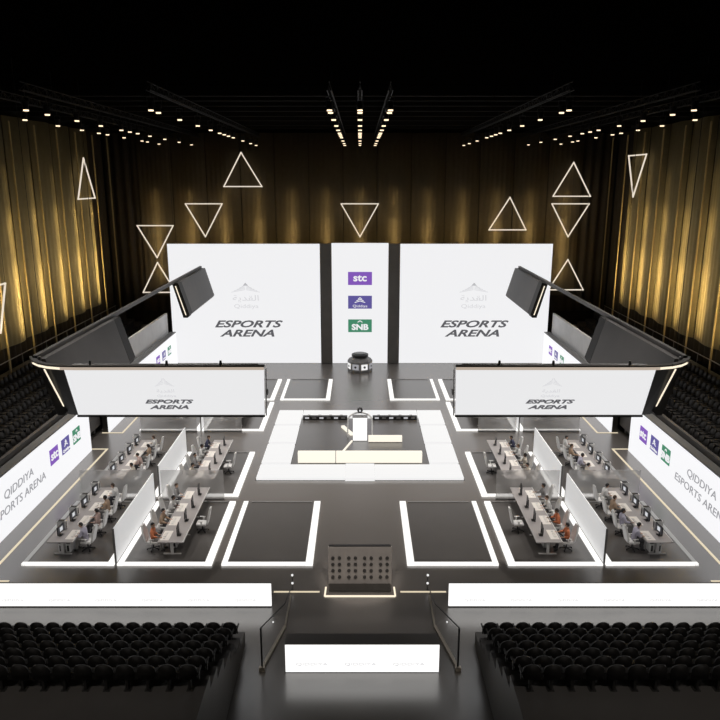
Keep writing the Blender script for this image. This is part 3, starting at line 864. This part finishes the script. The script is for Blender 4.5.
# ------------------------------------------------------------------ hanging screen frames
for s in (-1, 1):
    t = thing('hanging_screen_frame', 'dark hanging U-shaped screen frame over the %s pods, white lettered front' % SIDE[s], 'hanging screen')
    X = lambda v: s*v
    # front face: white, leaning
    zt, zb = 9.22, 6.72
    top = [(X(13.2), 30.62, zt), (X(4.28), 30.62, zt)]; bot = [(X(4.48), 31.72, zb), (X(13.22), 31.72, zb)]
    q = [Vector(v) for v in (top[0], top[1], bot[0], bot[1])]
    n = Vector((0, .915, .40))
    fr = MB().slab(q, [v+n*.05 for v in q]).build('front_screen', 'ledring', t)
    q2 = [v+n*.06+Vector((s*(-.3 if abs(v.x) > 9 else .3), 0, 0)) for v in q]
    MB().slab(q2, [v+n*.36 for v in q2]).build('front_housing', 'ringdark', t)
    MB().bar((X(13.25), 31.72, zb-.06), (X(4.46), 31.72, zb-.06), .14, .07).build('lower_edge', 'ringdark', t)
    MB().bar(q[1]+n*.15+Vector((-s*.06, 0, 0)), q[2]+n*.15+Vector((-s*.06, 0, 0)), .05, .42).build('end_plate', 'parapet', t)
    MB().box((X(4.30), 31.5, 7.9), (.1, .3, .2)).build('clamp', 'dark', t)
    tilt = math.atan2(1.1, 2.5)
    rt = (PI/2-0+0, 0, 0)
    rot = (PI/2+tilt, 0, 0)
    cx = -8.87 if s < 0 else 8.72
    def onface(x, f): return (x, 30.62+1.1*f-.03, zt-2.5*f)
    text('lettering', 'ESPORTS', .31, 'letter', t, onface(cx, .70), rot, 1.75, .35, .011)
    text('lettering', 'ARENA', .31, 'letter', t, onface(cx, .825), rot, 1.75, .35, .011)
    em = MB()
    for r in range(5):
        f0 = .22+.03*r; hw = .08+.09*r
        for e in (-1, 1): em.bar(onface(cx+e*.02, f0-.04), onface(cx+e*hw, f0+.015), .02, .022)
    em.build('emblem', 'faint', t)
    text('script', '\uFE94\uFEF3\uFEAA\uFED8\uFEDF\uFE8D', .26, 'faint', t, onface(cx, .46), rot, 1.4)
    text('script', 'Qiddiya', .2, 'faint', t, onface(cx, .57), rot, 1.4)
    # bronze rim with rounded outer corner
    rim = [(X(4.26), 30.45, 9.30), (X(12.6), 30.42, 9.30), (X(13.3), 30.46, 9.30), (X(13.9), 30.6, 9.31), (X(14.4), 30.85, 9.33), (X(14.8), 31.2, 9.36), (X(15.15), 31.75, 9.40)]
    MB().path(rim[:3], .06, .12).build('bronze_rim', 'bronze', t)
    MB().path(rim[2:], .06, .10).build('rim_light', 'rimwarm', t)
    MB().path([(a, b+.14, c+.07) for a, b, c in rim], .26, .1).build('top_beam', 'ringdark', t)
    # rounded dark corner between the front screen and the side panel
    cr = []
    for a, b in (((13.22, 30.66), (13.24, 31.74)), ((13.9, 30.75), (13.65, 31.85)), ((14.5, 31.05), (14.05, 32.15)), ((14.95, 31.75), (14.22, 32.8))):
        cr.append((Vector((X(a[0]), a[1], 9.3)), Vector((X(b[0]), b[1], 6.7))))
    mb = MB()
    for p, r in zip(cr, cr[1:]):
        o = Vector((-s*.12, .22, 0))
        mb.slab([p[0], r[0], r[1], p[1]], [p[0]+o, r[0]+o, r[1]+o, p[1]+o])
    mb.build('corner_panel', 'ringdark', t)
    MB().bar((X(14.12), 30.72, 9.2), (X(13.86), 31.86, 6.95), .05, .05).build('corner_light', 'rimwarm', t)
    # two side panels, leaning in at the bottom
    def side_panel(y0, y1):
        a = [(X(15.0), y0, 9.42), (X(14.5), y0, 9.42), (X(13.75), y0, 6.85), (X(13.9), y0, 6.68), (X(14.2), y0, 6.68)]
        MB().slab(a, [(x, y1, z) for x, y, z in a]).build('side_panel', 'ring', t)
    side_panel(31.75, 41.2); side_panel(57.5, 66.6)
    for y0, y1 in ((41.2, 42.25), (56.45, 57.5)):
        a = [(X(15.0), y0, 9.42), (X(14.5), y0, 9.42), (X(13.75), y0, 6.9), (X(13.9), y0, 6.62), (X(14.25), y0, 6.62)]
        MB().slab(a, [(x, y1, z) for x, y, z in a]).build('panel_end', 'black', t)
    MB().bar((X(14.72), 56.42, 9.2), (X(14.02), 56.42, 6.85), .09, .06).build('end_light', 'rimwarm', t)
    MB().bar((X(14.9), 31.6, 9.5), (X(14.9), 66.6, 9.5), .2, .22).build('top_beam', 'ring', t)
    for x, y in ((14.55, 31.35), (12.0, 30.62), (8.6, 30.62), (6.2, 30.62)):
        MB().cyl((X(x), y, 9.45), (X(x), y, 9.62), .07, .05, seg=8).build('clamp', 'greydev', t)
    for x, y in ((14.9, 32.6), (14.9, 40), (14.9, 47.5)):
        MB().cyl((X(x), y, 9.5), (X(x), y, 22.5), .012, seg=5).build('cable', 'black', t)

# ------------------------------------------------------------------ ceiling spots and trusses
spotY = [33.93, 35.16, 39.23, 43.5, 47.2, 50.18, 51.82, 53.46, 55.45, 59.94, 64.17, 67.5]
spotY_out = [33.93, 36.0, 39.23, 43.5, 47.2, 50.18, 55.45, 59.94, 66]
rowsX = [('centre', 0, spotY), ('left centre', -1.38, spotY), ('right centre', 1.38, spotY)]
for s in (-1, 1):
    rowsX += [('%s inner' % SIDE[s], s*9.45, spotY), ('%s middle' % SIDE[s], s*15.1, [33.93, 36.2, 39.9, 43.5, 47.2, 48.9, 50.6, 53.5, 57.5, 62.0, 66.5]), ('%s outer' % SIDE[s], s*17.6, [39.3, 43.5, 47.2, 50.2, 51.9, 55.5, 60, 61.5, 65])]
sp = thing('ceiling_spotlight', 'x', 'spotlight')
MB().cyl((0, 0, .06), (0, 0, .42), .13, .13, seg=12).build('housing', 'dark', sp)
MB().cyl((0, 0, .0), (0, 0, .06), .12, seg=12).build('lens', 'lens', sp)
MB().bar((-.16, 0, .25), (-.16, 0, .6), .03).bar((.16, 0, .25), (.16, 0, .6), .03).bar((-.16, 0, .6), (.16, 0, .6), .03).cyl((0, 0, .6), (0, 0, .82), .02, seg=6).build('yoke', 'dark', sp)
firsts.discard(sp.name)
for rn, x, ys in rowsX:
    for i, y in enumerate(ys):
        place(sp, (x, y, 20.42), 0, 'small warm spotlight in the %s ceiling row, %s from the front' % (rn, ORD[i]), 'spotlights in the %s ceiling row' % rn)
    t = thing('lighting_truss', 'dark lighting truss carrying the %s ceiling spotlights' % rn, 'truss', (x, 51, 21.24), 0, 'ceiling trusses')
    for q in (-.09, .09): MB().bar((q, -17.4, .05), (q, 19, .05), .04).build('chord', 'truss', t)
    MB().bar((0, -17.4, .40), (0, 19, .40), .04).build('chord', 'truss', t)
    br = MB()
    for j in range(36):
        y = -17.3+j
        br.bar((-.09, y, .05), (0, y+.5, .40), .022).bar((.09, y, .05), (0, y+.5, .40), .022).bar((0, y+.5, .40), (-.09, y+1, .05), .022).bar((0, y+.5, .4), (.09, y+1, .05), .022)
    br.build('lattice', 'truss', t)
    for y in (-14, 0, 14): MB().cyl((0, y, .4), (0, y, 1.27), .015, seg=5).build('hanger', 'truss', t)

# working light from the ceiling rows down to the floor
for x in (-17.6, -9.45, 0, 9.45, 17.6):
    for y in (36, 46, 57):
        spot((x, y, 20.3), (x*.97 if abs(x) < 16 else x*.72, y-1, 0), 4200, (1., .955, .91), math.radians(72), .8, .3)

for x in (-2.5, 2.5):
    spot((x, 15.5, 21.0), (0, 28.0, 1.0), 6500, (1., .93, .86), math.radians(9.5), .35, .15)  # narrow unseen lamps added to brighten the studded board
for x in (-10, 10):
    spot((x, 7, 21.5), (x, 18.5, 2), 2600, (1., .93, .85), math.radians(50), .9, .4)  # unseen lamps added behind the front blocks to lift the seat backs
for s in (-1, 1):
    for y in (40, 52):
        spot((s*19.5, y, 20.6), (s*21, y, 3), 1700, (1., .90, .78), math.radians(34), .8, .3)  # lamps added over the side stands to brighten their dark seats
# unseen wash lamps, added to brighten the board and the near pods
for x in (-9, 0, 9):
    spot((x, 15, 21.5), (x*.9, 32.5, 0), 3500, (1., .93, .85), math.radians(26), .5, .3)

# ------------------------------------------------------------------ world and view
w = bpy.data.worlds.new('world'); bpy.context.scene.world = w; w.use_nodes = True
w.node_tree.nodes['Background'].inputs[0].default_value = (.9, .8, .68, 1)
w.node_tree.nodes['Background'].inputs[1].default_value = .004
vs = bpy.context.scene.view_settings
vs.view_transform = 'Standard'; vs.look = 'None'; vs.exposure = 0; vs.gamma = 1; vs.use_curve_mapping = False
